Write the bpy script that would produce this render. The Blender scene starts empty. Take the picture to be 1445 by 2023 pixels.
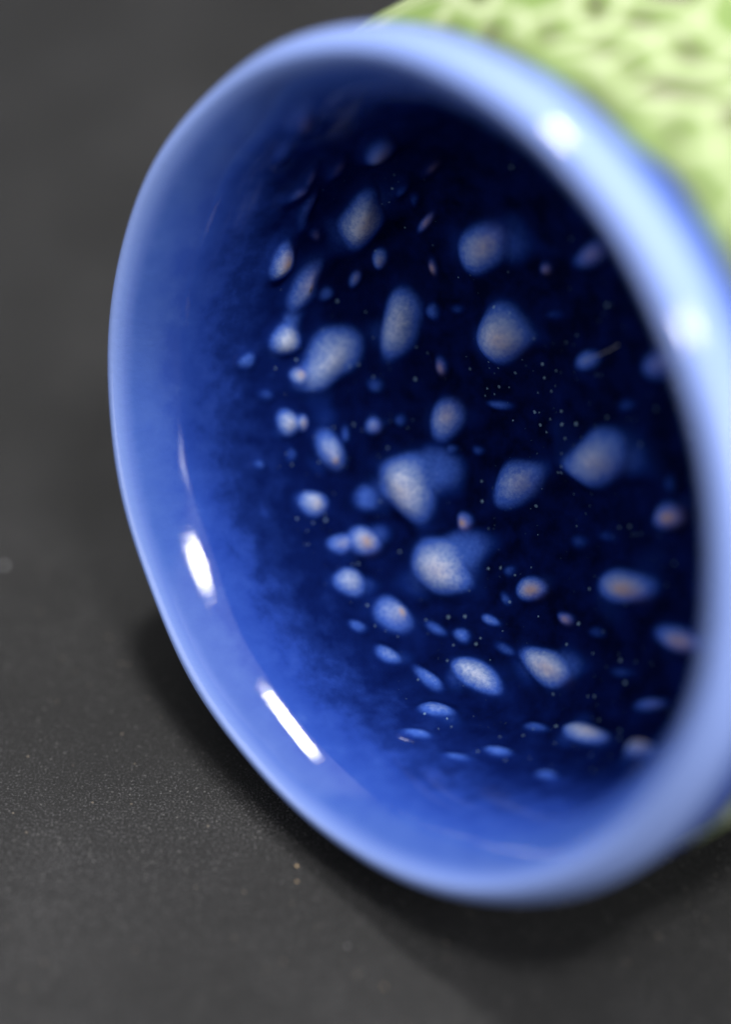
import bpy, math, random
import numpy as np
from mathutils import Matrix, Vector
random.seed(4)
rng = np.random.default_rng(4)
SC = bpy.context.scene
COL = SC.collection

# ---------------------------------------------------------------- camera
R = 0.04                                    # rim radius of the little bowl: 4 cm
PITCH = math.radians(42.0)                  # camera looks down at the table
DIST = 0.25
AL, TH = 0.2157, 0.8215                     # how the opening is turned towards the camera
cam_rot = Matrix.Rotation(math.pi/2 - PITCH, 4, 'X')
nrm = Vector((-math.sin(TH)*math.cos(AL), -math.sin(TH)*math.sin(AL), math.cos(TH)))
e1 = Vector((0, 1, 0)).cross(nrm).normalized()
e2 = nrm.cross(e1)
rotc = Matrix((e1, e2, nrm)).transposed().to_4x4()
bowl_rot = cam_rot @ rotc
off = cam_rot @ Vector((0.0015, 0.0035, -DIST))   # rim centre seen from the camera
REST = 0.04033                                    # height of the rim centre above the table
bowl_loc = Vector((0, 0, REST))
cam_loc = bowl_loc - off
cd = bpy.data.cameras.new("camera")
cd.sensor_fit = 'VERTICAL'; cd.sensor_height = 24.0
cd.lens = 24.0*DIST/0.092
cd.clip_start = 0.005; cd.clip_end = 50
cd.dof.use_dof = True
cd.dof.focus_distance = 0.2755
cd.dof.aperture_fstop = 3.3
cd.dof.aperture_blades = 0
cam = bpy.data.objects.new("camera", cd); COL.objects.link(cam)
cam.matrix_world = Matrix.Translation(cam_loc) @ cam_rot
SC.camera = cam

# ---------------------------------------------------------------- world and lamps
world = bpy.data.worlds.new("World"); SC.world = world
world.use_nodes = True
bg = world.node_tree.nodes["Background"]
bg.inputs[0].default_value = (0.92, 0.95, 1.0, 1)
bg.inputs[1].default_value = 0.24
def area(name, direction, dist, size, sizey, power, color=(1, 1, 1), along=(1, 0, 0), shape='ELLIPSE'):
    d = Vector(direction).normalized()
    l = bpy.data.lights.new(name, 'AREA'); l.shape = shape
    l.size = size; l.size_y = sizey; l.energy = power; l.color = color
    o = bpy.data.objects.new(name, l); COL.objects.link(o)
    x = Vector(along); x = (x - d*x.dot(d)).normalized(); y = d.cross(x)      # the panel's width runs along this direction
    o.matrix_world = Matrix.Translation(bowl_loc + d*dist) @ Matrix((x, y, d)).transposed().to_4x4()
    return o
LAMPS = [   # name, direction from the bowl, distance, width, height, watts, colour, direction of the width
    ("lamp_panel", (-0.08, 0.30, 0.95), 0.60, 0.046, 0.090, 3.0, (1, 0.99, 0.97), (0.615, -0.777, -0.11)),
    ("lamp_panel", (0.20, -0.36, 0.91), 0.60, 0.085, 0.120, 3.7, (1, 0.99, 0.97), (0.29, -0.70, -0.66)),
    ("overhead_fill", (0.25, 0.15, 0.96), 0.80, 1.30, 1.30, 6.5, (1, 0.99, 0.98), (1, 0, 0), 'RECTANGLE'),  # wide overhead fill, added to soften the shadows under the bowl
    ("fill_light", (-0.85, -0.35, 0.38), 1.0, 0.6, 0.6, 3.6, (0.95, 0.97, 1), (0, 1, 0), 'RECTANGLE'),  # fill added from the left to model the knobs, not a window
    ("fill_light", (0.80, -0.42, 0.45), 1.0, 0.5, 0.6, 9.0, (0.97, 0.98, 1), (0, 1, 0), 'RECTANGLE'),  # fill added to brighten the right of the rim, no window there
]
for L in LAMPS: area(*L)
SC.view_settings.view_transform = 'Standard'; SC.view_settings.look = 'None'
SC.view_settings.exposure = 0.0; SC.view_settings.gamma = 1.0
SC.cycles.max_bounces = 8

# ---------------------------------------------------------------- helpers
def nodes(name):
    m = bpy.data.materials.new(name); m.use_nodes = True
    nt = m.node_tree; b = nt.nodes["Principled BSDF"]
    return m, nt, b
def N(nt, kind, **kw):
    n = nt.nodes.new(kind)
    for k, v in kw.items():
        if k.startswith('i_'):
            key = k[2:]
            n.inputs[int(key) if key.isdigit() else key].default_value = v
        else: setattr(n, k, v)
    return n
def ramp(nt, fac, stops, interp='LINEAR'):
    r = nt.nodes.new('ShaderNodeValToRGB'); cr = r.color_ramp; cr.interpolation = interp
    while len(cr.elements) < len(stops): cr.elements.new(0.5)
    for e, (p, c) in zip(cr.elements, stops):
        e.position = p; e.color = (*c, 1) if len(c) == 3 else c
    nt.links.new(fac, r.inputs[0]); return r.outputs[0]
def math_(nt, op, a, b=None, clamp=False):
    n = nt.nodes.new('ShaderNodeMath'); n.operation = op; n.use_clamp = clamp
    for i, x in enumerate((a, b)):
        if x is None: continue
        if isinstance(x, (int, float)): n.inputs[i].default_value = x
        else: nt.links.new(x, n.inputs[i])
    return n.outputs[0]
def mix(nt, fac, a, b, mode='MIX'):
    n = nt.nodes.new('ShaderNodeMix'); n.data_type = 'RGBA'; n.blend_type = mode
    for s, x in ((0, fac), (6, a), (7, b)):
        if isinstance(x, (int, float)): n.inputs[s].default_value = x
        elif isinstance(x, tuple): n.inputs[s].default_value = (*x, 1)
        else: nt.links.new(x, n.inputs[s])
    return n.outputs[2]
def noise(nt, co, scale, detail=3, rough=0.55):
    n = N(nt, 'ShaderNodeTexNoise', i_Scale=scale, i_Detail=detail, i_Roughness=rough)
    nt.links.new(co, n.inputs['Vector']); return n.outputs[0]
def attr(nt, name):
    return N(nt, 'ShaderNodeAttribute', attribute_name=name).outputs['Fac']

# ---------------------------------------------------------------- materials
def glaze_material():
    m, nt, b = nodes("cobalt_glaze")
    co = N(nt, 'ShaderNodeTexCoord').outputs['Object']
    tone, depth, brown = attr(nt, 'tone'), attr(nt, 'depth'), attr(nt, 'brown')
    big = noise(nt, co, 420, 4, 0.5); fine = noise(nt, co, 1300, 3, 0.6); grain = noise(nt, co, 2600, 2, 0.6)
    # wall: the glaze thins to pale blue over the lip and pools to navy in the bottom
    amp = math_(nt, 'MULTIPLY', math_(nt, 'SUBTRACT', depth, 0.11, True), 4.0, True)
    amp = math_(nt, 'MULTIPLY', amp, math_(nt, 'ADD', 0.32, math_(nt, 'MULTIPLY', depth, 0.40)))
    d = math_(nt, 'ADD', depth, math_(nt, 'MULTIPLY', math_(nt, 'SUBTRACT', big, 0.5), amp))
    d = math_(nt, 'ADD', d, math_(nt, 'MULTIPLY', math_(nt, 'MULTIPLY', math_(nt, 'SUBTRACT', fine, 0.5), amp), 0.22))
    d = math_(nt, 'DIVIDE', d, 1.2)
    base = ramp(nt, d, [(0.0, (0.25, 0.335, 0.65)), (0.050, (0.122, 0.190, 0.47)), (0.080, (0.080, 0.135, 0.40)), (0.125, (0.042, 0.090, 0.33)),
                        (0.20, (0.021, 0.056, 0.29)), (0.31, (0.0140, 0.041, 0.25)), (0.42, (0.007, 0.022, 0.15)), (0.56, (0.0030, 0.0100, 0.085)),
                        (0.74, (0.0017, 0.0052, 0.050)), (0.92, (0.0009, 0.0022, 0.018))])
    t = math_(nt, 'ADD', tone, math_(nt, 'MULTIPLY', math_(nt, 'MULTIPLY', math_(nt, 'SUBTRACT', fine, 0.5), tone), 0.55))
    t = math_(nt, 'ADD', t, math_(nt, 'MULTIPLY', math_(nt, 'MULTIPLY', math_(nt, 'SUBTRACT', grain, 0.5), tone), 0.45))
    kn = ramp(nt, t, [(0.0, (0.0020, 0.007, 0.065)), (0.18, (0.007, 0.028, 0.20)), (0.40, (0.040, 0.10, 0.42)),
                      (0.66, (0.17, 0.25, 0.52)), (0.98, (0.42, 0.48, 0.66))])
    f = math_(nt, 'SMOOTH_MIN', math_(nt, 'MULTIPLY', tone, 3.2), 1.0)
    f = math_(nt, 'MULTIPLY', f, f, True)
    c = mix(nt, f, base, kn)
    bf = math_(nt, 'MULTIPLY', brown, math_(nt, 'ADD', 0.35, math_(nt, 'MULTIPLY', fine, 1.1)), True)
    c = mix(nt, bf, c, (0.36, 0.235, 0.20))
    # pin-prick bubbles in the pooled glaze
    v = N(nt, 'ShaderNodeTexVoronoi', i_Scale=1500.0, i_Randomness=1.0); nt.links.new(co, v.inputs['Vector'])
    rnd = N(nt, 'ShaderNodeSeparateColor'); nt.links.new(v.outputs['Color'], rnd.inputs[0])
    sxyz = N(nt, 'ShaderNodeSeparateXYZ'); nt.links.new(co, sxyz.inputs[0])       # more of them towards the lower side
    patch = math_(nt, 'GREATER_THAN', math_(nt, 'ADD', math_(nt, 'ADD', noise(nt, co, 70, 2), math_(nt, 'MULTIPLY', sxyz.outputs[1], -5.0)), math_(nt, 'MULTIPLY', rnd.outputs[0], 0.5)), 0.80)
    sz = math_(nt, 'MULTIPLY', math_(nt, 'POWER', rnd.outputs[1], 4.0), 0.24)
    sp = math_(nt, 'MULTIPLY', math_(nt, 'LESS_THAN', v.outputs['Distance'], math_(nt, 'ADD', sz, 0.05)), patch)
    sp = math_(nt, 'MULTIPLY', sp, math_(nt, 'GREATER_THAN', depth, 0.7))
    c = mix(nt, math_(nt, 'MULTIPLY', math_(nt, 'MULTIPLY', sp, rnd.outputs[2]), 0.45), c, (0.26, 0.40, 0.55))
    nt.links.new(c, b.inputs['Base Color'])
    b.inputs['Roughness'].default_value = 0.30
    b.inputs['Specular IOR Level'].default_value = 0.0
    nt.links.new(math_(nt, 'SUBTRACT', math_(nt, 'SUBTRACT', 1.0, math_(nt, 'MULTIPLY', math_(nt, 'MULTIPLY', math_(nt, 'SUBTRACT', depth, 0.38, True), 4.5, True), 1.0), True), math_(nt, 'MULTIPLY', tone, 0.9), True), b.inputs['Coat Weight'])
    b.inputs['Coat Roughness'].default_value = 0.045
    b.inputs['Coat IOR'].default_value = 1.42
    bp = N(nt, 'ShaderNodeBump', i_Strength=0.12, i_Distance=0.0004); nt.links.new(fine, bp.inputs['Height'])
    nt.links.new(bp.outputs[0], b.inputs['Normal'])
    # faint throwing marks across the rim, which fray the edges of the highlights
    rd = N(nt, 'ShaderNodeTexNoise', noise_dimensions='1D', i_Scale=1.0, i_Detail=1.0)
    nt.links.new(math_(nt, 'MULTIPLY', attr(nt, 'around'), 1100.0), rd.inputs['W'])
    bc = N(nt, 'ShaderNodeBump', i_Strength=0.14, i_Distance=0.000012); nt.links.new(rd.outputs[0], bc.inputs['Height'])
    nt.links.new(bc.outputs[0], b.inputs['Coat Normal'])
    return m
def green_material():
    m, nt, b = nodes("green_glaze")
    co = N(nt, 'ShaderNodeTexCoord').outputs['Object']
    pit, rib = attr(nt, 'pit'), attr(nt, 'rib')
    n1 = noise(nt, co, 160, 4); n2 = noise(nt, co, 700, 3)
    r = math_(nt, 'ADD', rib, math_(nt, 'MULTIPLY', math_(nt, 'SUBTRACT', n1, 0.5), 0.5))
    c = ramp(nt, r, [(0.0, (0.145, 0.215, 0.064)), (0.45, (0.185, 0.255, 0.084)), (1.0, (0.34, 0.38, 0.235))])
    p = math_(nt, 'MULTIPLY', pit, math_(nt, 'ADD', 0.55, math_(nt, 'MULTIPLY', n2, 0.9)), True)
    c = mix(nt, p, c, (0.060, 0.028, 0.040))
    nt.links.new(c, b.inputs['Base Color'])
    pass
    b.inputs['Specular IOR Level'].default_value = 0.2; b.inputs['Roughness'].default_value = 0.6
    bp = N(nt, 'ShaderNodeBump', i_Strength=0.3, i_Distance=0.0005); nt.links.new(n2, bp.inputs['Height'])
    nt.links.new(bp.outputs[0], b.inputs['Normal'])
    return m
def table_material():
    m, nt, b = nodes("black_board")
    co = N(nt, 'ShaderNodeTexCoord').outputs['Object']
    g = noise(nt, co, 4200, 3, 0.7); g2 = noise(nt, co, 900, 3, 0.6); big = noise(nt, co, 40, 4, 0.6)
    k = math_(nt, 'ADD', math_(nt, 'MULTIPLY', g, 0.8), math_(nt, 'ADD', math_(nt, 'MULTIPLY', g2, 0.1), math_(nt, 'MULTIPLY', big, 0.20)))
    c = ramp(nt, k, [(0.43, (0.002, 0.002, 0.0021)), (0.55, (0.0048, 0.0047, 0.0051)), (0.63, (0.0180, 0.0177, 0.0188)), (0.73, (0.085, 0.083, 0.087))])
    for sc_, th_, lim, col in ((2300.0, 0.26, 0.80, (0.075, 0.073, 0.072)), (1300.0, 0.18, 0.94, (0.12, 0.10, 0.08))):
        v = N(nt, 'ShaderNodeTexVoronoi', i_Scale=sc_); nt.links.new(co, v.inputs['Vector'])
        rnd = N(nt, 'ShaderNodeSeparateColor'); nt.links.new(v.outputs['Color'], rnd.inputs[0])
        sp = math_(nt, 'MULTIPLY', math_(nt, 'LESS_THAN', v.outputs['Distance'], th_), math_(nt, 'GREATER_THAN', rnd.outputs[0], lim))
        c = mix(nt, math_(nt, 'MULTIPLY', sp, math_(nt, 'MULTIPLY', rnd.outputs[1], 0.9)), c, col)
    nt.links.new(c, b.inputs['Base Color'])
    b.inputs['Roughness'].default_value = 0.6
    b.inputs['Specular IOR Level'].default_value = 0.30
    bp = N(nt, 'ShaderNodeBump', i_Strength=0.55, i_Distance=0.00025); nt.links.new(g, bp.inputs['Height'])
    nt.links.new(bp.outputs[0], b.inputs['Normal'])
    return m
def plain(name, c, rough=0.7):
    m, nt, b = nodes(name)
    co = N(nt, 'ShaderNodeTexCoord').outputs['Object']
    n = noise(nt, co, 6000, 2)
    nt.links.new(ramp(nt, n, [(0.3, tuple(x*0.75 for x in c)), (0.7, tuple(min(1, x*1.2) for x in c))]), b.inputs['Base Color'])
    b.inputs['Roughness'].default_value = rough
    return m
GLAZE, GREEN, BOARD = glaze_material(), green_material(), table_material()

# ---------------------------------------------------------------- mesh from a grid (rings x angles)
def spline(pts, n):
    P = np.array(pts, float)
    d = np.r_[0, np.cumsum(np.linalg.norm(np.diff(P[:, :2], axis=0), axis=1))]
    k = len(P); out = []
    m = np.zeros_like(P)
    for i in range(k):
        a, c = max(i-1, 0), min(i+1, k-1)
        m[i] = (P[c]-P[a])/(d[c]-d[a])
    s = np.linspace(0, d[-1], n); j = np.clip(np.searchsorted(d, s, 'right')-1, 0, k-2)
    h = d[j+1]-d[j]; t = (s-d[j])/h
    h00 = 2*t**3-3*t**2+1; h10 = t**3-2*t**2+t; h01 = -2*t**3+3*t**2; h11 = t**3-t**2
    return h00[:, None]*P[j]+(h10*h)[:, None]*m[j]+h01[:, None]*P[j+1]+(h11*h)[:, None]*m[j+1]
HARM = dict(k2=(0.0014, -0.0464), k3=(0.0, 0.0), k4=(0.0, 0.0))
def oval(th):
    return 1 + HARM['k2'][0]*np.cos(2*th)+HARM['k2'][1]*np.sin(2*th) + HARM['k3'][0]*np.cos(3*th)+HARM['k3'][1]*np.sin(3*th) \
             + HARM['k4'][0]*np.cos(4*th)+HARM['k4'][1]*np.sin(4*th)
def grid_points(prof, nth):
    th = np.linspace(0, 2*np.pi, nth, endpoint=False)
    rr = prof[:, 0][:, None]*(1+(oval(th)-1)[None, :]*np.clip(prof[:, 0]/0.5, 0, 1)[:, None])
    X = np.stack([rr*np.cos(th), rr*np.sin(th), np.repeat(prof[:, 1][:, None], nth, 1)], -1)*R
    return X, th
def grid_normals(X):
    du = np.gradient(X, axis=0)
    dv = np.roll(X, -1, 1)-np.roll(X, 1, 1)
    n = np.cross(du, dv); l = np.linalg.norm(n, axis=-1, keepdims=True)
    n = n/np.maximum(l, 1e-15)
    return n
def faces_grid(nr, nth):
    i = np.arange(nr-1)[:, None]; j = np.arange(nth)[None, :]; j2 = (j+1) % nth
    return np.stack([i*nth+j, i*nth+j2, (i+1)*nth+j2, (i+1)*nth+j], -1).reshape(-1, 4)
def build(name, V, F, Nn, attrs, mat, parent, flip=False):
    if flip: F = F[:, ::-1]
    used = np.unique(F); remap = -np.ones(len(V), int); remap[used] = np.arange(len(used))
    F = remap[F]; V = V[used]
    me = bpy.data.meshes.new(name)
    me.vertices.add(len(V)); me.vertices.foreach_set('co', V.astype(np.float32).ravel())
    me.loops.add(F.size); me.loops.foreach_set('vertex_index', F.astype(np.int32).ravel())
    me.polygons.add(len(F))
    me.polygons.foreach_set('loop_start', np.arange(0, F.size, 4, dtype=np.int32))
    me.polygons.foreach_set('use_smooth', np.ones(len(F), bool))
    me.update(calc_edges=True); me.validate()
    for k, a in attrs.items():
        at = me.attributes.new(k, 'FLOAT', 'POINT'); at.data.foreach_set('value', a[used].astype(np.float32))
    if Nn is not None:
        me.normals_split_custom_set_from_vertices([tuple(x) for x in Nn[used]])
    me.materials.append(mat)
    o = bpy.data.objects.new(name, me); COL.objects.link(o)
    if parent: o.parent = parent
    return o

# ---------------------------------------------------------------- table
def table():
    me = bpy.data.meshes.new("table_top"); s = 1.2; t = 0.02
    import bmesh
    bm = bmesh.new(); bmesh.ops.create_cube(bm, size=1)
    for v in bm.verts: v.co = Vector((v.co.x*s, v.co.y*s, (v.co.z-0.5)*t))
    bmesh.ops.bevel(bm, geom=[e for e in bm.edges], offset=0.002, segments=2, affect='EDGES')
    bm.to_mesh(me); bm.free(); me.materials.append(BOARD)
    o = bpy.data.objects.new("table_top", me); COL.objects.link(o)
    o['kind'] = 'structure'; o['label'] = 'matt black gritty board under the bowl'
    o.location = (0, 0.2, 0)
table()

# ---------------------------------------------------------------- the bowl
bowl = bpy.data.objects.new("ceramic_bowl", None); COL.objects.link(bowl)
bowl.matrix_world = Matrix.Translation(bowl_loc) @ bowl_rot
bowl['label'] = 'small ceramic bowl on its side, cobalt blue inside with pale knobs, green outside'
bowl['category'] = 'bowl'

# profile in rim radii: (radius, height along the axis, glaze depth 0 pale .. 1 pooled)
PROFILE = [(0.958, -0.250, 0.62), (0.987, -0.195, 0.42), (0.998, -0.125, 0.075), (0.996, -0.06, 0.02), (0.975, -0.018, 0.03), (0.948, -0.003, 0.03),
           (0.922, -0.016, 0.07), (0.898, -0.040, 0.15), (0.866, -0.083, 0.19), (0.838, -0.135, 0.27), (0.820, -0.20, 0.38), (0.808, -0.28, 0.52),
           (0.790, -0.375, 0.68), (0.757, -0.475, 0.84), (0.69, -0.57, 0.95), (0.52, -0.65, 1.0), (0.28, -0.69, 1.0), (0.0008, -0.70, 1.0)]
KNOBS = []
#KNOBDATA
#K0
# the knobs: centre, two half axes along the wall (rim radii), height, glaze break, bare clay
KNOBS = [
    ((-0.513, 0.578, -0.515), (0.075, 0.068, 0.006), (0.015, -0.032, -0.051), 0.059, 1.00, 0.50),
    ((-0.31, 0.74, -0.402), (0.077, 0.028, 0.007), (-0.024, -0.024, -0.045), 0.043, 0.55, 0.50),
    ((-0.283, 0.809, -0.147), (0.06, 0.028, 0.025), (-0.004, -0.014, -0.032), 0.020, 0.30, 0.30),
    ((-0.666, 0.491, -0.366), (0.037, 0.049, -0.007), (0.001, -0.018, -0.038), 0.040, 0.80, 0.90),
    ((-0.679, 0.425, -0.446), (0.057, 0.069, -0.022), (0.002, -0.024, -0.037), 0.029, 0.60, 0.30),
    ((-0.676, 0.42, -0.458), (0.022, 0.034, 0.002), (0.004, -0.005, -0.014), 0.009, 0.75, 0.90),
    ((-0.518, 0.655, -0.317), (0.041, 0.025, -0.017), (-0.013, -0.016, -0.025), 0.019, 0.40, 0.30),
    ((-0.547, 0.621, -0.371), (0.061, 0.049, 0.007), (-0.005, -0.011, -0.025), 0.016, 0.36, 0.10),
    ((-0.748, 0.294, -0.419), (0.02, 0.043, -0.023), (0.005, -0.023, -0.038), 0.043, 1.00, 0.10),
    ((-0.704, 0.229, -0.53), (0.064, 0.071, -0.077), (0.019, -0.053, -0.033), 0.049, 0.85, 0.10),
    ((-0.755, 0.197, -0.456), (0.01, 0.022, -0.013), (0.008, -0.015, -0.02), 0.015, 0.80, 0.60),
    ((-0.523, 0.297, -0.632), (0.064, 0.096, 0.008), (0.053, -0.02, -0.019), 0.051, 0.85, 0.10),
    ((-0.226, 0.471, -0.662), (0.085, 0.066, 0.005), (0.052, -0.042, -0.015), 0.052, 0.70, 0.35),
    ((-0.212, 0.249, -0.691), (0.094, -0.006, -0.012), (-0.016, -0.078, -0.005), 0.069, 0.85, 0.45),
    ((0.116, 0.426, -0.658), (0.071, 0.032, 0.01), (0.025, -0.032, -0.004), 0.027, 0.40, 0.30),
    ((0.032, 0.171, -0.7), (0.056, 0.009, 0.001), (0.007, -0.028, 0.001), 0.019, 0.50, 0.05),
    ((0.279, 0.155, -0.68), (0.051, 0.046, 0.012), (0.052, -0.024, 0.005), 0.038, 0.42, 0.20),
    ((-0.429, 0.045, -0.675), (0.023, 0.062, -0.011), (0.057, -0.017, -0.011), 0.046, 0.65, 0.35),
    ((-0.628, 0.041, -0.594), (0.024, -0.003, -0.015), (-0.004, -0.031, 0.001), 0.019, 0.55, 0.20),
    ((-0.521, 0.466, -0.576), (0.022, -0.003, -0.013), (-0.011, -0.033, -0.005), 0.019, 0.60, 0.30),
    ((-0.596, 0.421, -0.552), (0.023, 0.026, -0.0), (0.01, -0.01, -0.013), 0.013, 0.55, 0.30),
    ((-0.381, 0.54, -0.609), (0.039, 0.03, 0.001), (0.01, -0.011, -0.008), 0.011, 0.40, 0.60),
    ((-0.395, 0.432, -0.636), (-0.002, -0.03, -0.005), (-0.018, -0.001, 0.005), 0.011, 0.30, 0.60),
    ((-0.434, 0.18, -0.668), (-0.002, -0.033, -0.005), (-0.025, -0.002, 0.002), 0.014, 0.35, 0.60),
    ((-0.78, 0.076, -0.424), (0.013, -0.005, -0.033), (-0.002, -0.041, 0.005), 0.031, 0.85, 0.20),
    ((-0.762, 0.07, -0.46), (0.009, -0.002, -0.015), (-0.001, -0.025, 0.003), 0.015, 0.85, 0.80),
    ((-0.723, -0.014, -0.515), (0.015, -0.06, -0.018), (-0.021, -0.014, 0.03), 0.034, 0.70, 0.20),
    ((-0.72, -0.036, -0.518), (0.007, -0.023, -0.007), (-0.01, -0.008, 0.015), 0.015, 0.80, 0.90),
    ((-0.746, -0.139, -0.452), (0.019, -0.02, -0.034), (-0.001, -0.031, 0.021), 0.032, 0.90, 0.30),
    ((-0.55, -0.117, -0.634), (0.038, -0.092, -0.014), (-0.075, -0.032, 0.028), 0.082, 0.95, 0.25),
    ((-0.659, -0.143, -0.57), (0.031, -0.036, -0.019), (-0.024, -0.031, 0.023), 0.017, 0.42, 0.00),
    ((-0.466, -0.332, -0.625), (0.1, -0.033, -0.015), (-0.018, -0.062, 0.025), 0.066, 0.95, 0.30),
    ((-0.222, -0.123, -0.697), (0.076, 0.048, -0.014), (0.044, -0.049, -0.004), 0.050, 0.65, 0.20),
    ((0.056, -0.063, -0.697), (0.113, -0.001, 0.007), (-0.012, -0.077, -0.001), 0.067, 0.72, 0.25),
    ((-0.401, -0.215, -0.662), (0.016, -0.03, 0.001), (-0.029, -0.01, 0.004), 0.027, 0.50, 0.95),
    ((-0.658, -0.253, -0.535), (0.032, -0.019, -0.034), (0.001, -0.037, 0.022), 0.041, 0.80, 0.90),
    ((-0.692, -0.25, -0.481), (0.02, -0.005, -0.031), (0.007, -0.029, 0.011), 0.018, 0.60, 0.20),
    ((-0.651, -0.348, -0.454), (0.028, -0.027, -0.032), (0.005, -0.03, 0.033), 0.038, 0.80, 0.10),
    ((-0.56, -0.441, -0.516), (0.049, -0.046, -0.021), (-0.004, -0.028, 0.039), 0.037, 0.65, 0.10),
    ((-0.546, -0.445, -0.531), (0.018, -0.024, 0.002), (-0.009, -0.008, 0.018), 0.016, 0.80, 0.95),
    ((-0.198, -0.387, -0.663), (0.055, 0.008, -0.009), (0.007, -0.036, 0.004), 0.031, 0.65, 0.95),
    ((0.102, -0.375, -0.678), (0.103, -0.014, 0.005), (-0.015, -0.046, 0.005), 0.042, 0.70, 0.85),
    ((0.248, -0.208, -0.688), (0.064, 0.017, 0.002), (0.015, -0.036, 0.003), 0.030, 0.50, 0.90),
    ((0.293, -0.494, -0.635), (0.106, -0.006, 0.025), (-0.008, -0.037, 0.008), 0.033, 0.55, 0.75),
    ((-0.131, -0.574, -0.625), (0.086, -0.038, 0.002), (-0.022, -0.037, 0.017), 0.044, 0.90, 0.50),
    ((-0.323, -0.598, -0.559), (0.085, -0.041, -0.005), (-0.007, -0.029, 0.028), 0.039, 0.95, 0.10),
    ((-0.524, -0.529, -0.445), (0.033, -0.023, -0.024), (0.007, -0.017, 0.024), 0.020, 0.55, 0.00),
    ((-0.424, -0.592, -0.484), (0.051, -0.031, -0.007), (0.002, -0.015, 0.025), 0.019, 0.50, 0.00),
    ((-0.348, -0.658, -0.424), (0.048, -0.016, -0.037), (0.016, -0.014, 0.024), 0.021, 0.55, 0.00),
    ((0.041, -0.723, -0.544), (0.091, -0.004, 0.002), (0.016, -0.018, 0.026), 0.034, 0.90, 0.35),
    ((0.302, -0.737, -0.453), (0.079, 0.016, 0.02), (0.04, -0.004, 0.044), 0.051, 0.80, 0.60),
    ((0.211, -0.645, -0.594), (0.069, 0.009, 0.001), (0.011, -0.018, 0.012), 0.018, 0.40, 0.10),
    ((-0.142, -0.745, -0.412), (0.05, -0.008, -0.013), (0.011, -0.01, 0.017), 0.015, 0.45, 0.00),
    ((0.047, -0.787, -0.38), (0.054, -0.001, -0.005), (0.017, -0.007, 0.022), 0.019, 0.40, 0.00),
    ((-0.322, -0.462, -0.625), (0.029, -0.01, -0.005), (-0.004, -0.013, 0.005), 0.010, 0.50, 0.00),
    ((-0.094, -0.456, -0.657), (0.035, -0.013, 0.003), (-0.014, -0.019, 0.004), 0.016, 0.40, 0.60),
    ((-0.391, -0.498, -0.589), (0.03, -0.021, -0.002), (-0.013, -0.017, 0.012), 0.017, 0.45, 0.00),
    ((-0.056, -0.271, -0.696), (0.042, 0.0, -0.001), (-0.0, -0.024, 0.003), 0.011, 0.25, 0.00),
    ((-0.326, -0.694, -0.329), (0.035, -0.011, -0.031), (0.013, -0.012, 0.018), 0.014, 0.42, 0.00),
    ((-0.661, 0.395, -0.508), (0.014, -0.003, -0.021), (-0.011, -0.022, -0.007), 0.014, 0.40, 0.00),
    ((-0.785, 0.249, -0.319), (0.01, 0.019, -0.031), (-0.002, -0.021, -0.019), 0.014, 0.45, 0.00),
    ((-0.416, 0.321, -0.649), (0.025, -0.002, -0.006), (-0.007, -0.027, -0.003), 0.012, 0.35, 0.00),
    ((-0.061, 0.4, -0.683), (0.029, -0.002, 0.001), (-0.009, -0.024, -0.006), 0.012, 0.30, 0.30),
    ((-0.277, 0.072, -0.693), (0.056, -0.01, -0.005), (-0.007, -0.016, -0.001), 0.008, 0.35, 0.00),
    ((-0.281, -0.412, -0.647), (0.019, 0.009, -0.005), (0.017, -0.023, 0.002), 0.008, 0.30, 0.00),
    ((-0.462, -0.48, -0.569), (0.04, -0.018, -0.01), (-0.004, -0.016, 0.01), 0.009, 0.35, 0.00),
    ((-0.565, 0.049, -0.629), (0.021, -0.002, -0.01), (-0.002, -0.025, 0.002), 0.011, 0.30, 0.00),
    ((-0.694, 0.024, -0.549), (0.014, -0.002, -0.013), (-0.003, -0.029, 0.002), 0.009, 0.35, 0.00),
    ((-0.471, 0.686, -0.317), (0.044, 0.029, 0.005), (-0.006, -0.009, -0.019), 0.012, 0.30, 0.20),
    ((-0.598, 0.549, -0.431), (0.007, -0.003, -0.023), (-0.016, -0.027, -0.011), 0.011, 0.28, 0.20),
    ((-0.385, 0.632, -0.545), (0.031, 0.015, -0.001), (-0.003, -0.016, -0.017), 0.011, 0.30, 0.00),
    ((-0.375, 0.602, -0.576), (0.018, -0.002, -0.008), (-0.015, -0.023, -0.011), 0.010, 0.25, 0.00),
    ((-0.797, -0.019, -0.332), (0.005, -0.004, -0.025), (0.002, -0.019, 0.005), 0.009, 0.35, 0.00),
    ((-0.425, -0.033, -0.668), (0.022, -0.001, -0.005), (-0.001, -0.022, 0.002), 0.010, 0.30, 0.00),
    ((-0.27, -0.342, -0.66), (0.031, -0.0, -0.003), (-0.0, -0.022, 0.003), 0.010, 0.28, 0.00),
    ((0.26, -0.13, -0.689), (0.024, 0.0, 0.001), (-0.004, -0.029, -0.001), 0.012, 0.25, 0.00),
    ((-0.409, 0.746, -0.192), (0.051, 0.025, 0.008), (-0.01, -0.011, -0.024), 0.013, 0.22, 0.00),
    ((-0.425, 0.699, -0.367), (0.054, 0.032, 0.004), (-0.009, -0.013, -0.026), 0.014, 0.25, 0.20),
    ((-0.279, 0.673, -0.548), (0.051, 0.021, 0.005), (-0.003, -0.015, -0.018), 0.011, 0.20, 0.20),
    ((-0.35, 0.319, -0.663), (0.028, -0.002, -0.006), (-0.004, -0.019, -0.001), 0.009, 0.25, 0.00),
    ((-0.057, 0.287, -0.701), (0.038, -0.002, -0.001), (-0.004, -0.019, -0.002), 0.009, 0.22, 0.00),
    ((0.146, 0.06, -0.693), (0.041, -0.001, 0.001), (-0.002, -0.021, 0.001), 0.010, 0.25, 0.00),
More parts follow.
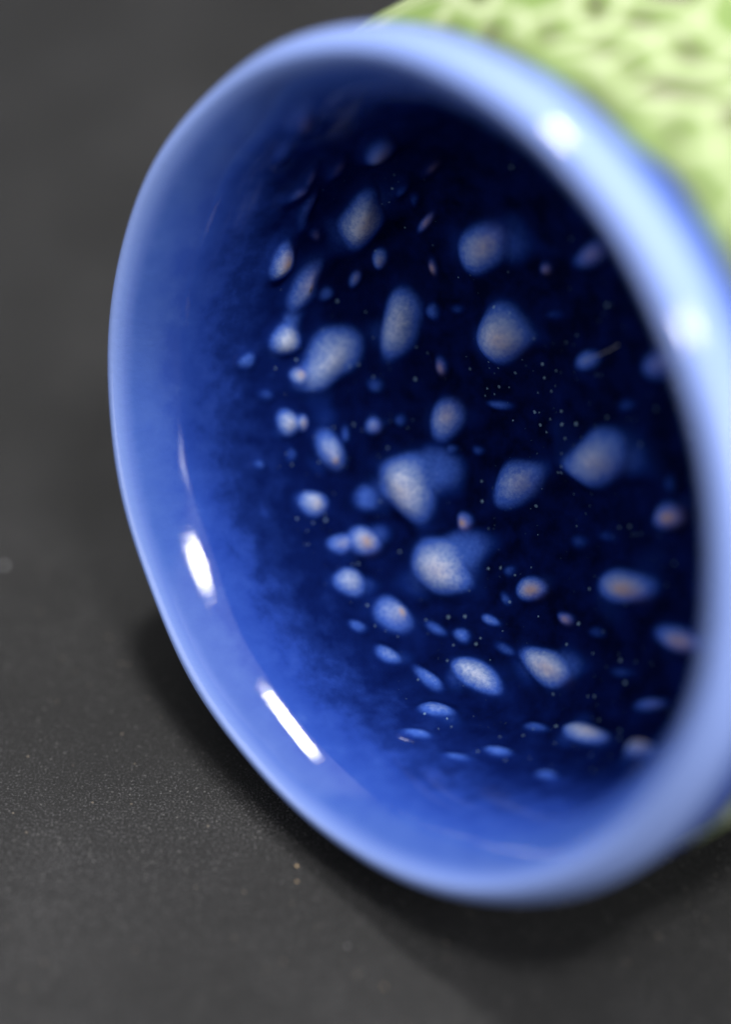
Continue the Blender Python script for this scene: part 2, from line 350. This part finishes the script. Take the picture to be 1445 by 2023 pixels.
    ((-0.354, -0.04, -0.683), (0.029, -0.011, -0.005), (-0.009, -0.018, 0.003), 0.009, 0.28, 0.00),
    ((0.039, -0.257, -0.692), (0.049, 0.001, 0.004), (-0.002, -0.021, 0.001), 0.010, 0.22, 0.00),
    ((-0.266, -0.533, -0.613), (0.044, -0.017, -0.004), (-0.006, -0.016, 0.008), 0.009, 0.30, 0.00),
    ((-0.598, -0.449, -0.419), (0.019, -0.02, -0.018), (0.004, -0.013, 0.019), 0.011, 0.40, 0.00),
    ((0.01, -0.487, -0.65), (0.04, -0.005, -0.001), (-0.003, -0.018, 0.005), 0.009, 0.25, 0.00),
    ((0.098, -0.579, -0.628), (0.049, 0.001, -0.003), (0.003, -0.017, 0.007), 0.009, 0.25, 0.00),
    ((-0.213, -0.746, -0.341), (0.042, -0.011, -0.023), (0.011, -0.009, 0.016), 0.010, 0.35, 0.00),
    ((-0.11, -0.705, -0.527), (0.047, -0.007, -0.014), (0.011, -0.012, 0.017), 0.011, 0.35, 0.00),
    ((-0.614, 0.145, -0.602), (0.026, -0.003, -0.017), (-0.002, -0.025, 0.002), 0.012, 0.30, 0.00),
    ((-0.79, 0.154, -0.377), (0.008, -0.004, -0.03), (-0.003, -0.022, 0.001), 0.011, 0.30, 0.00),
    ((-0.775, -0.009, -0.424), (0.007, -0.003, -0.02), (0.001, -0.027, 0.005), 0.010, 0.30, 0.00),
]
#K1
def inside():
    nr, nth = 330, 760
    prof = spline(PROFILE, nr)
    X, th = grid_points(prof, nth)
    edge = np.clip(1-np.arange(nr)/24.0, 0, 1)[:, None]**1.5           # the glaze ends in an uneven line under the rim
    X[..., 2] += edge*R*(0.016*np.sin(7*th+1)+0.012*np.sin(17*th)+0.008*np.sin(31*th+2)-0.24*np.exp(-(np.angle(np.exp(1j*(th+0.95)))/0.75)**2))[None, :]
    n = grid_normals(X)
    if n[nr//2, 0] @ np.array([math.cos(th[0]), 0, -0.3]) > 0: n = -n
    depth = np.repeat(prof[:, 2][:, None], nth, 1)
    tone = np.zeros((nr, nth)); brown = np.zeros((nr, nth)); disp = np.zeros((nr, nth)); own = -np.ones((nr, nth), int); best = np.full((nr, nth), 0.0)
    WARP = np.zeros((nr, nth))
    for q in range(12):
        w = rng.normal(size=3); w /= np.linalg.norm(w)
        WARP += np.sin(X@w/R*rng.uniform(25, 70)+rng.uniform(0, 6.28))*0.4
    for k, (c, a, b, h, tn, br) in enumerate(KNOBS):
        c = np.array(c)*R; a = np.array(a)*R; b = np.array(b)*R
        G = np.array([[a@a, a@b], [a@b, b@b]]); Gi = np.linalg.inv(G)
        D = X-c; uv = np.stack([D@a, D@b], -1)@Gi.T
        nn = np.cross(a, b); nn /= np.linalg.norm(nn)
        r2 = (uv**2).sum(-1) + ((D@nn)/(0.16*R))**2*0.25
        r = np.sqrt(r2)
        ang = np.arctan2(uv[..., 1], uv[..., 0])
        r = r*(1+0.05*np.sin(2*ang+k*1.7)+0.04*np.sin(3*ang+k*2.3))
        r = r*(1+0.08*WARP)
        w = np.clip(1-(r/1.45)**2, 0, 1)**2
        disp = np.maximum(disp, 0) + w*h*R
        core = np.clip(1-(r/1.5)**2, 0, 1)
        top = np.clip(1-(r/1.05)**2, 0, 1)**1.3                            # bare, pale crown
        tone = np.maximum(tone, tn*(0.66*top + 0.32*core**1.2))
        if min(np.linalg.norm(a), np.linalg.norm(b)) > 0.028*R:          # thinner glaze trails off to one side of the larger knobs
            e = np.array([0.92, 0.30+0.3*np.sin(k*5.1), 0.0]); e -= nn*(e@nn); e /= np.linalg.norm(e); m = np.linalg.norm(a)*0.55+np.linalg.norm(b)*0.45
            D2 = X-(c+e*m*0.8); q1 = D2@e/(m*1.25); f_ = np.cross(nn, e); q2 = D2@f_/(m*0.85)
            q = np.sqrt(q1**2+q2**2+((D2@nn)/(0.2*R))**2)*(1+0.16*WARP)
            lobe = np.clip(1-(q/1.2)**2, 0, 1)
            tone = np.maximum(tone, (0.26+0.16*np.sin(k*3.3))*tn*lobe**1.3)
            disp = np.maximum(disp, h*R*0.30*lobe**1.5)
            q = np.sqrt(((X-c+e*m*0.8)**2).sum(-1))/(m*1.0)*(1+0.2*WARP)
            tone = np.maximum(tone, 0.27*tn*np.clip(1-(q/1.1)**2, 0, 1)**1.4)
        brown = np.maximum(brown, br*np.exp(-((uv[..., 0]-0.15)**2+(uv[..., 1]-0.1)**2)/0.14)*(r < 1.3))
        ok = (r < 1.12) & (w > best); own[ok] = k; best[ok] = w[ok]
    # hand-made unevenness of the wall plus fine throwing ridges
    TH_ = th[None, :]; S_ = np.linspace(0, 1, nr)[:, None]
    wav = 0.0022*np.sin(5*TH_+9*S_)+0.0016*np.sin(9*TH_-14*S_+1)+0.0012*np.sin(13*TH_+23*S_)
    low = np.clip((depth-0.5)*3, 0, 1)
    pits = np.zeros((nr, nth))
    for q in range(14):                             # soft lumps of pooled glaze, a sum of waves through space
        w = rng.normal(size=3); w /= np.linalg.norm(w)
        pits += np.sin(X@w/R*rng.uniform(9, 26)+rng.uniform(0, 6.28))
    pits = pits*0.0018*low
    X2 = X + n*(disp + (wav*np.clip(prof[:, 0][:, None]/0.6, 0, 1) + pits)*R)[..., None]
    n2 = grid_normals(X2)
    s = np.sign((n2*n).sum(-1).mean()); n2 = n2*s
    V = X2.reshape(-1, 3); NN = n2.reshape(-1, 3)
    F = faces_grid(nr, nth)
    fn = np.cross(V[F[:, 1]]-V[F[:, 0]], V[F[:, 2]]-V[F[:, 0]])
    flip = (fn*NN[F[:, 0]]).sum(-1).mean() < 0
    A = dict(tone=tone.ravel(), depth=depth.ravel(), brown=brown.ravel(), around=np.repeat(th[None, :], nr, 0).ravel())
    fo = own.ravel()[F]; fo = np.where((fo == fo[:, :1]).all(1), fo[:, 0], -1)
    ring = (np.arange(len(F))//nth)
    lipend = np.searchsorted(-prof[:, 0]*(np.arange(nr) > nr*0.1), -0.885)
    lipring = [i for i in range(nr) if i > 10 and prof[i, 0] < 0.89 and prof[i, 1] < -0.04 and i > np.argmax(prof[:, 1])][0]
    build("rim", V, F[(ring < lipring)], NN, A, GLAZE, bowl, flip)
    build("inner_wall", V, F[(ring >= lipring) & (fo < 0)], NN, A, GLAZE, bowl, flip)
    for k in range(len(KNOBS)):
        sel = (ring >= lipring) & (fo == k)
        if sel.sum() > 3: build("knob", V, F[sel], NN, A, GLAZE, bowl, flip)
inside()

# outer wall: green glaze with a woven net of ribs and brown pits
OUT = [(0.92, -0.22), (0.95, -0.240), (0.985, -0.28), (1.0, -0.35), (1.01, -0.48), (1.02, -0.80), (1.0, -1.08), (0.87, -1.33), (0.66, -1.46), (0.5, -1.49), (0.02, -1.48)]
OUT_LEAN = 0.36      # the belly runs on level behind the tilted mouth
LEAN_DIR = (0.515, 0.857)
def outside():
    nr, nth = 300, 720
    prof = spline(OUT, nr)
    X, th = grid_points(prof, nth)
    n = grid_normals(X)
    if n[nr//3, 0, 0] < 0: n = -n
    d = np.r_[0, np.cumsum(np.linalg.norm(np.diff(prof[:, :2], axis=0), axis=1))]
    u = th[None, :]/(2*np.pi)*48; v = d[:, None]/0.13
    u = u + 0.3*np.sin(v*1.3+th[None, :]*5)+0.15*np.sin(v*2.9-th[None, :]*13) ; v = v + 0.35*np.sin(th[None, :]*7)+0.22*np.sin(th[None, :]*17+u*0.7)
    fu, fv = u-np.floor(u), v-np.floor(v)
    hid = np.sin(np.floor(u)*12.9898+np.floor(v)*78.233)*43758.5453; hid = hid-np.floor(hid)
    rib = np.exp(-((np.minimum(fu, 1-fu))/0.17)**2); rib2 = np.exp(-((np.minimum(fv, 1-fv))/0.17)**2)
    ribs = np.maximum(rib, rib2)
    pit = np.exp(-(((fu-0.5-0.25*(hid-0.5))/0.23)**2+((fv-0.45)/0.17)**2))*np.clip(3.0*hid-0.7, 0, 1.6)
    edge = np.clip((d[:, None]-0.05)/0.06, 0, 1)*np.clip((prof[:, 0][:, None]-0.6)/0.05, 0, 1)
    X2 = X + n*((ribs*0.004 - pit*0.008)*edge*R)[..., None]
    pit = np.clip(pit, 0, 1)*edge + (1-np.clip((d[:, None]-0.06)/0.04, 0, 1))*(0.35+0.35*np.sin(th[None, :]*21))*np.clip(prof[:, 0][:, None]/0.9-.5, 0, 1)
    lean = OUT_LEAN*R*np.clip(-prof[:, 1]-0.24, 0, 9)[:, None]
    X2[..., 0] += lean*LEAN_DIR[0]; X2[..., 1] += lean*LEAN_DIR[1]
    V = X2.reshape(-1, 3); F = faces_grid(nr, nth)
    fn = np.cross(V[F[:, 1]]-V[F[:, 0]], V[F[:, 2]]-V[F[:, 0]])
    flip = (fn*n.reshape(-1, 3)[F[:, 0]]).sum(-1).mean() < 0
    o = build("outer_wall", V, F, None, dict(rib=(ribs*edge).ravel(), pit=np.clip(pit, 0, 1).ravel()), GREEN, bowl, flip)
    return o
ow = outside()

# ---------------------------------------------------------------- dust on the board and in the bowl
def crumb(loc, r, mat, label, cat='crumb', group=None, seed=0, squash=0.75):
    import bmesh
    rr = random.Random(seed); bm = bmesh.new()
    bmesh.ops.create_icosphere(bm, subdivisions=2, radius=r)
    f = [Vector((rr.gauss(0, 1), rr.gauss(0, 1), rr.gauss(0, 1))).normalized() for _ in range(5)]
    for v in bm.verts:
        d = v.co.normalized(); k = 1+sum(0.16*math.sin(4*d.dot(q)+i) for i, q in enumerate(f))
        v.co = v.co*k; v.co.z *= squash
    me = bpy.data.meshes.new(cat); bm.to_mesh(me); bm.free(); me.materials.append(mat)
    o = bpy.data.objects.new(cat.replace(" ", "_"), me); COL.objects.link(o)
    z0 = min(v.co.z for v in me.vertices)
    o.location = Vector(loc) - Vector((0, 0, z0))
    o['label'] = label; o['category'] = cat
    if group: o['group'] = group
    return o
TAN = plain("tan_crumb", (0.42, 0.30, 0.17)); PALE = plain("pale_dust", (0.42, 0.42, 0.44))
crumb((-0.00813, -0.01162, 0), 0.00013, TAN, "larger tan crumb on the black board, just above its twin", group="crumbs on the board", seed=1)
crumb((-0.00809, -0.01346, 0), 0.00009, TAN, "smaller tan crumb on the black board, just below its twin", group="crumbs on the board", seed=2)
crumb((0.00021, -0.02616, 0), 0.00009, TAN, "brownish crumb on the board at the bottom edge of the photo", group="crumbs on the board", seed=3)
crumb((-0.04042, 0.03071, 0), 0.00024, PALE, "pale dust speck on the board at the left edge of the photo", cat='dust speck', seed=4)
crumb((-0.00319, -0.02138, 0), 0.00008, PALE, "tiny white dust speck on the board below the bowl", cat='dust speck', seed=5)
def fibre():
    import bmesh
    P = [Vector(p)*R for p in ((0.056, 0.172, -0.640), (0.075, 0.180, -0.655), (0.10, 0.187, -0.672), (0.122, 0.197, -0.683), (0.134, 0.204, -0.691))]
    bm = bmesh.new(); rad = 0.000028; rings = []
    for i, p in enumerate(P):
        t = (P[min(i+1, 4)]-P[max(i-1, 0)]).normalized(); a = t.orthogonal().normalized(); b = t.cross(a)
        rings.append([bm.verts.new(p+(a*math.cos(q)+b*math.sin(q))*rad*(1.6 if i == 4 else 1)) for q in (0, 1.047, 2.094, 3.142, 4.189, 5.236)])
    for A, B in zip(rings, rings[1:]):
        for i in range(6): bm.faces.new((A[i], A[(i+1) % 6], B[(i+1) % 6], B[i]))
    bm.faces.new(rings[0][::-1]); bm.faces.new(rings[-1])
    me = bpy.data.meshes.new("lint_fibre"); bm.to_mesh(me); bm.free(); me.materials.append(PALE)
    o = bpy.data.objects.new("lint_fibre", me); COL.objects.link(o)
    o.matrix_world = Matrix.Translation(bowl_loc) @ bowl_rot
    o['label'] = 'short pale lint fibre lying inside the blue bowl beside a small knob'; o['category'] = 'lint'
fibre()
w_ = Matrix.Translation(bowl_loc) @ bowl_rot @ (Vector((0.1722, -0.0771, -0.686))*R)
crumb(w_, 0.00013, PALE, "round white dust speck inside the blue bowl near the right rim", cat='dust speck', seed=6)
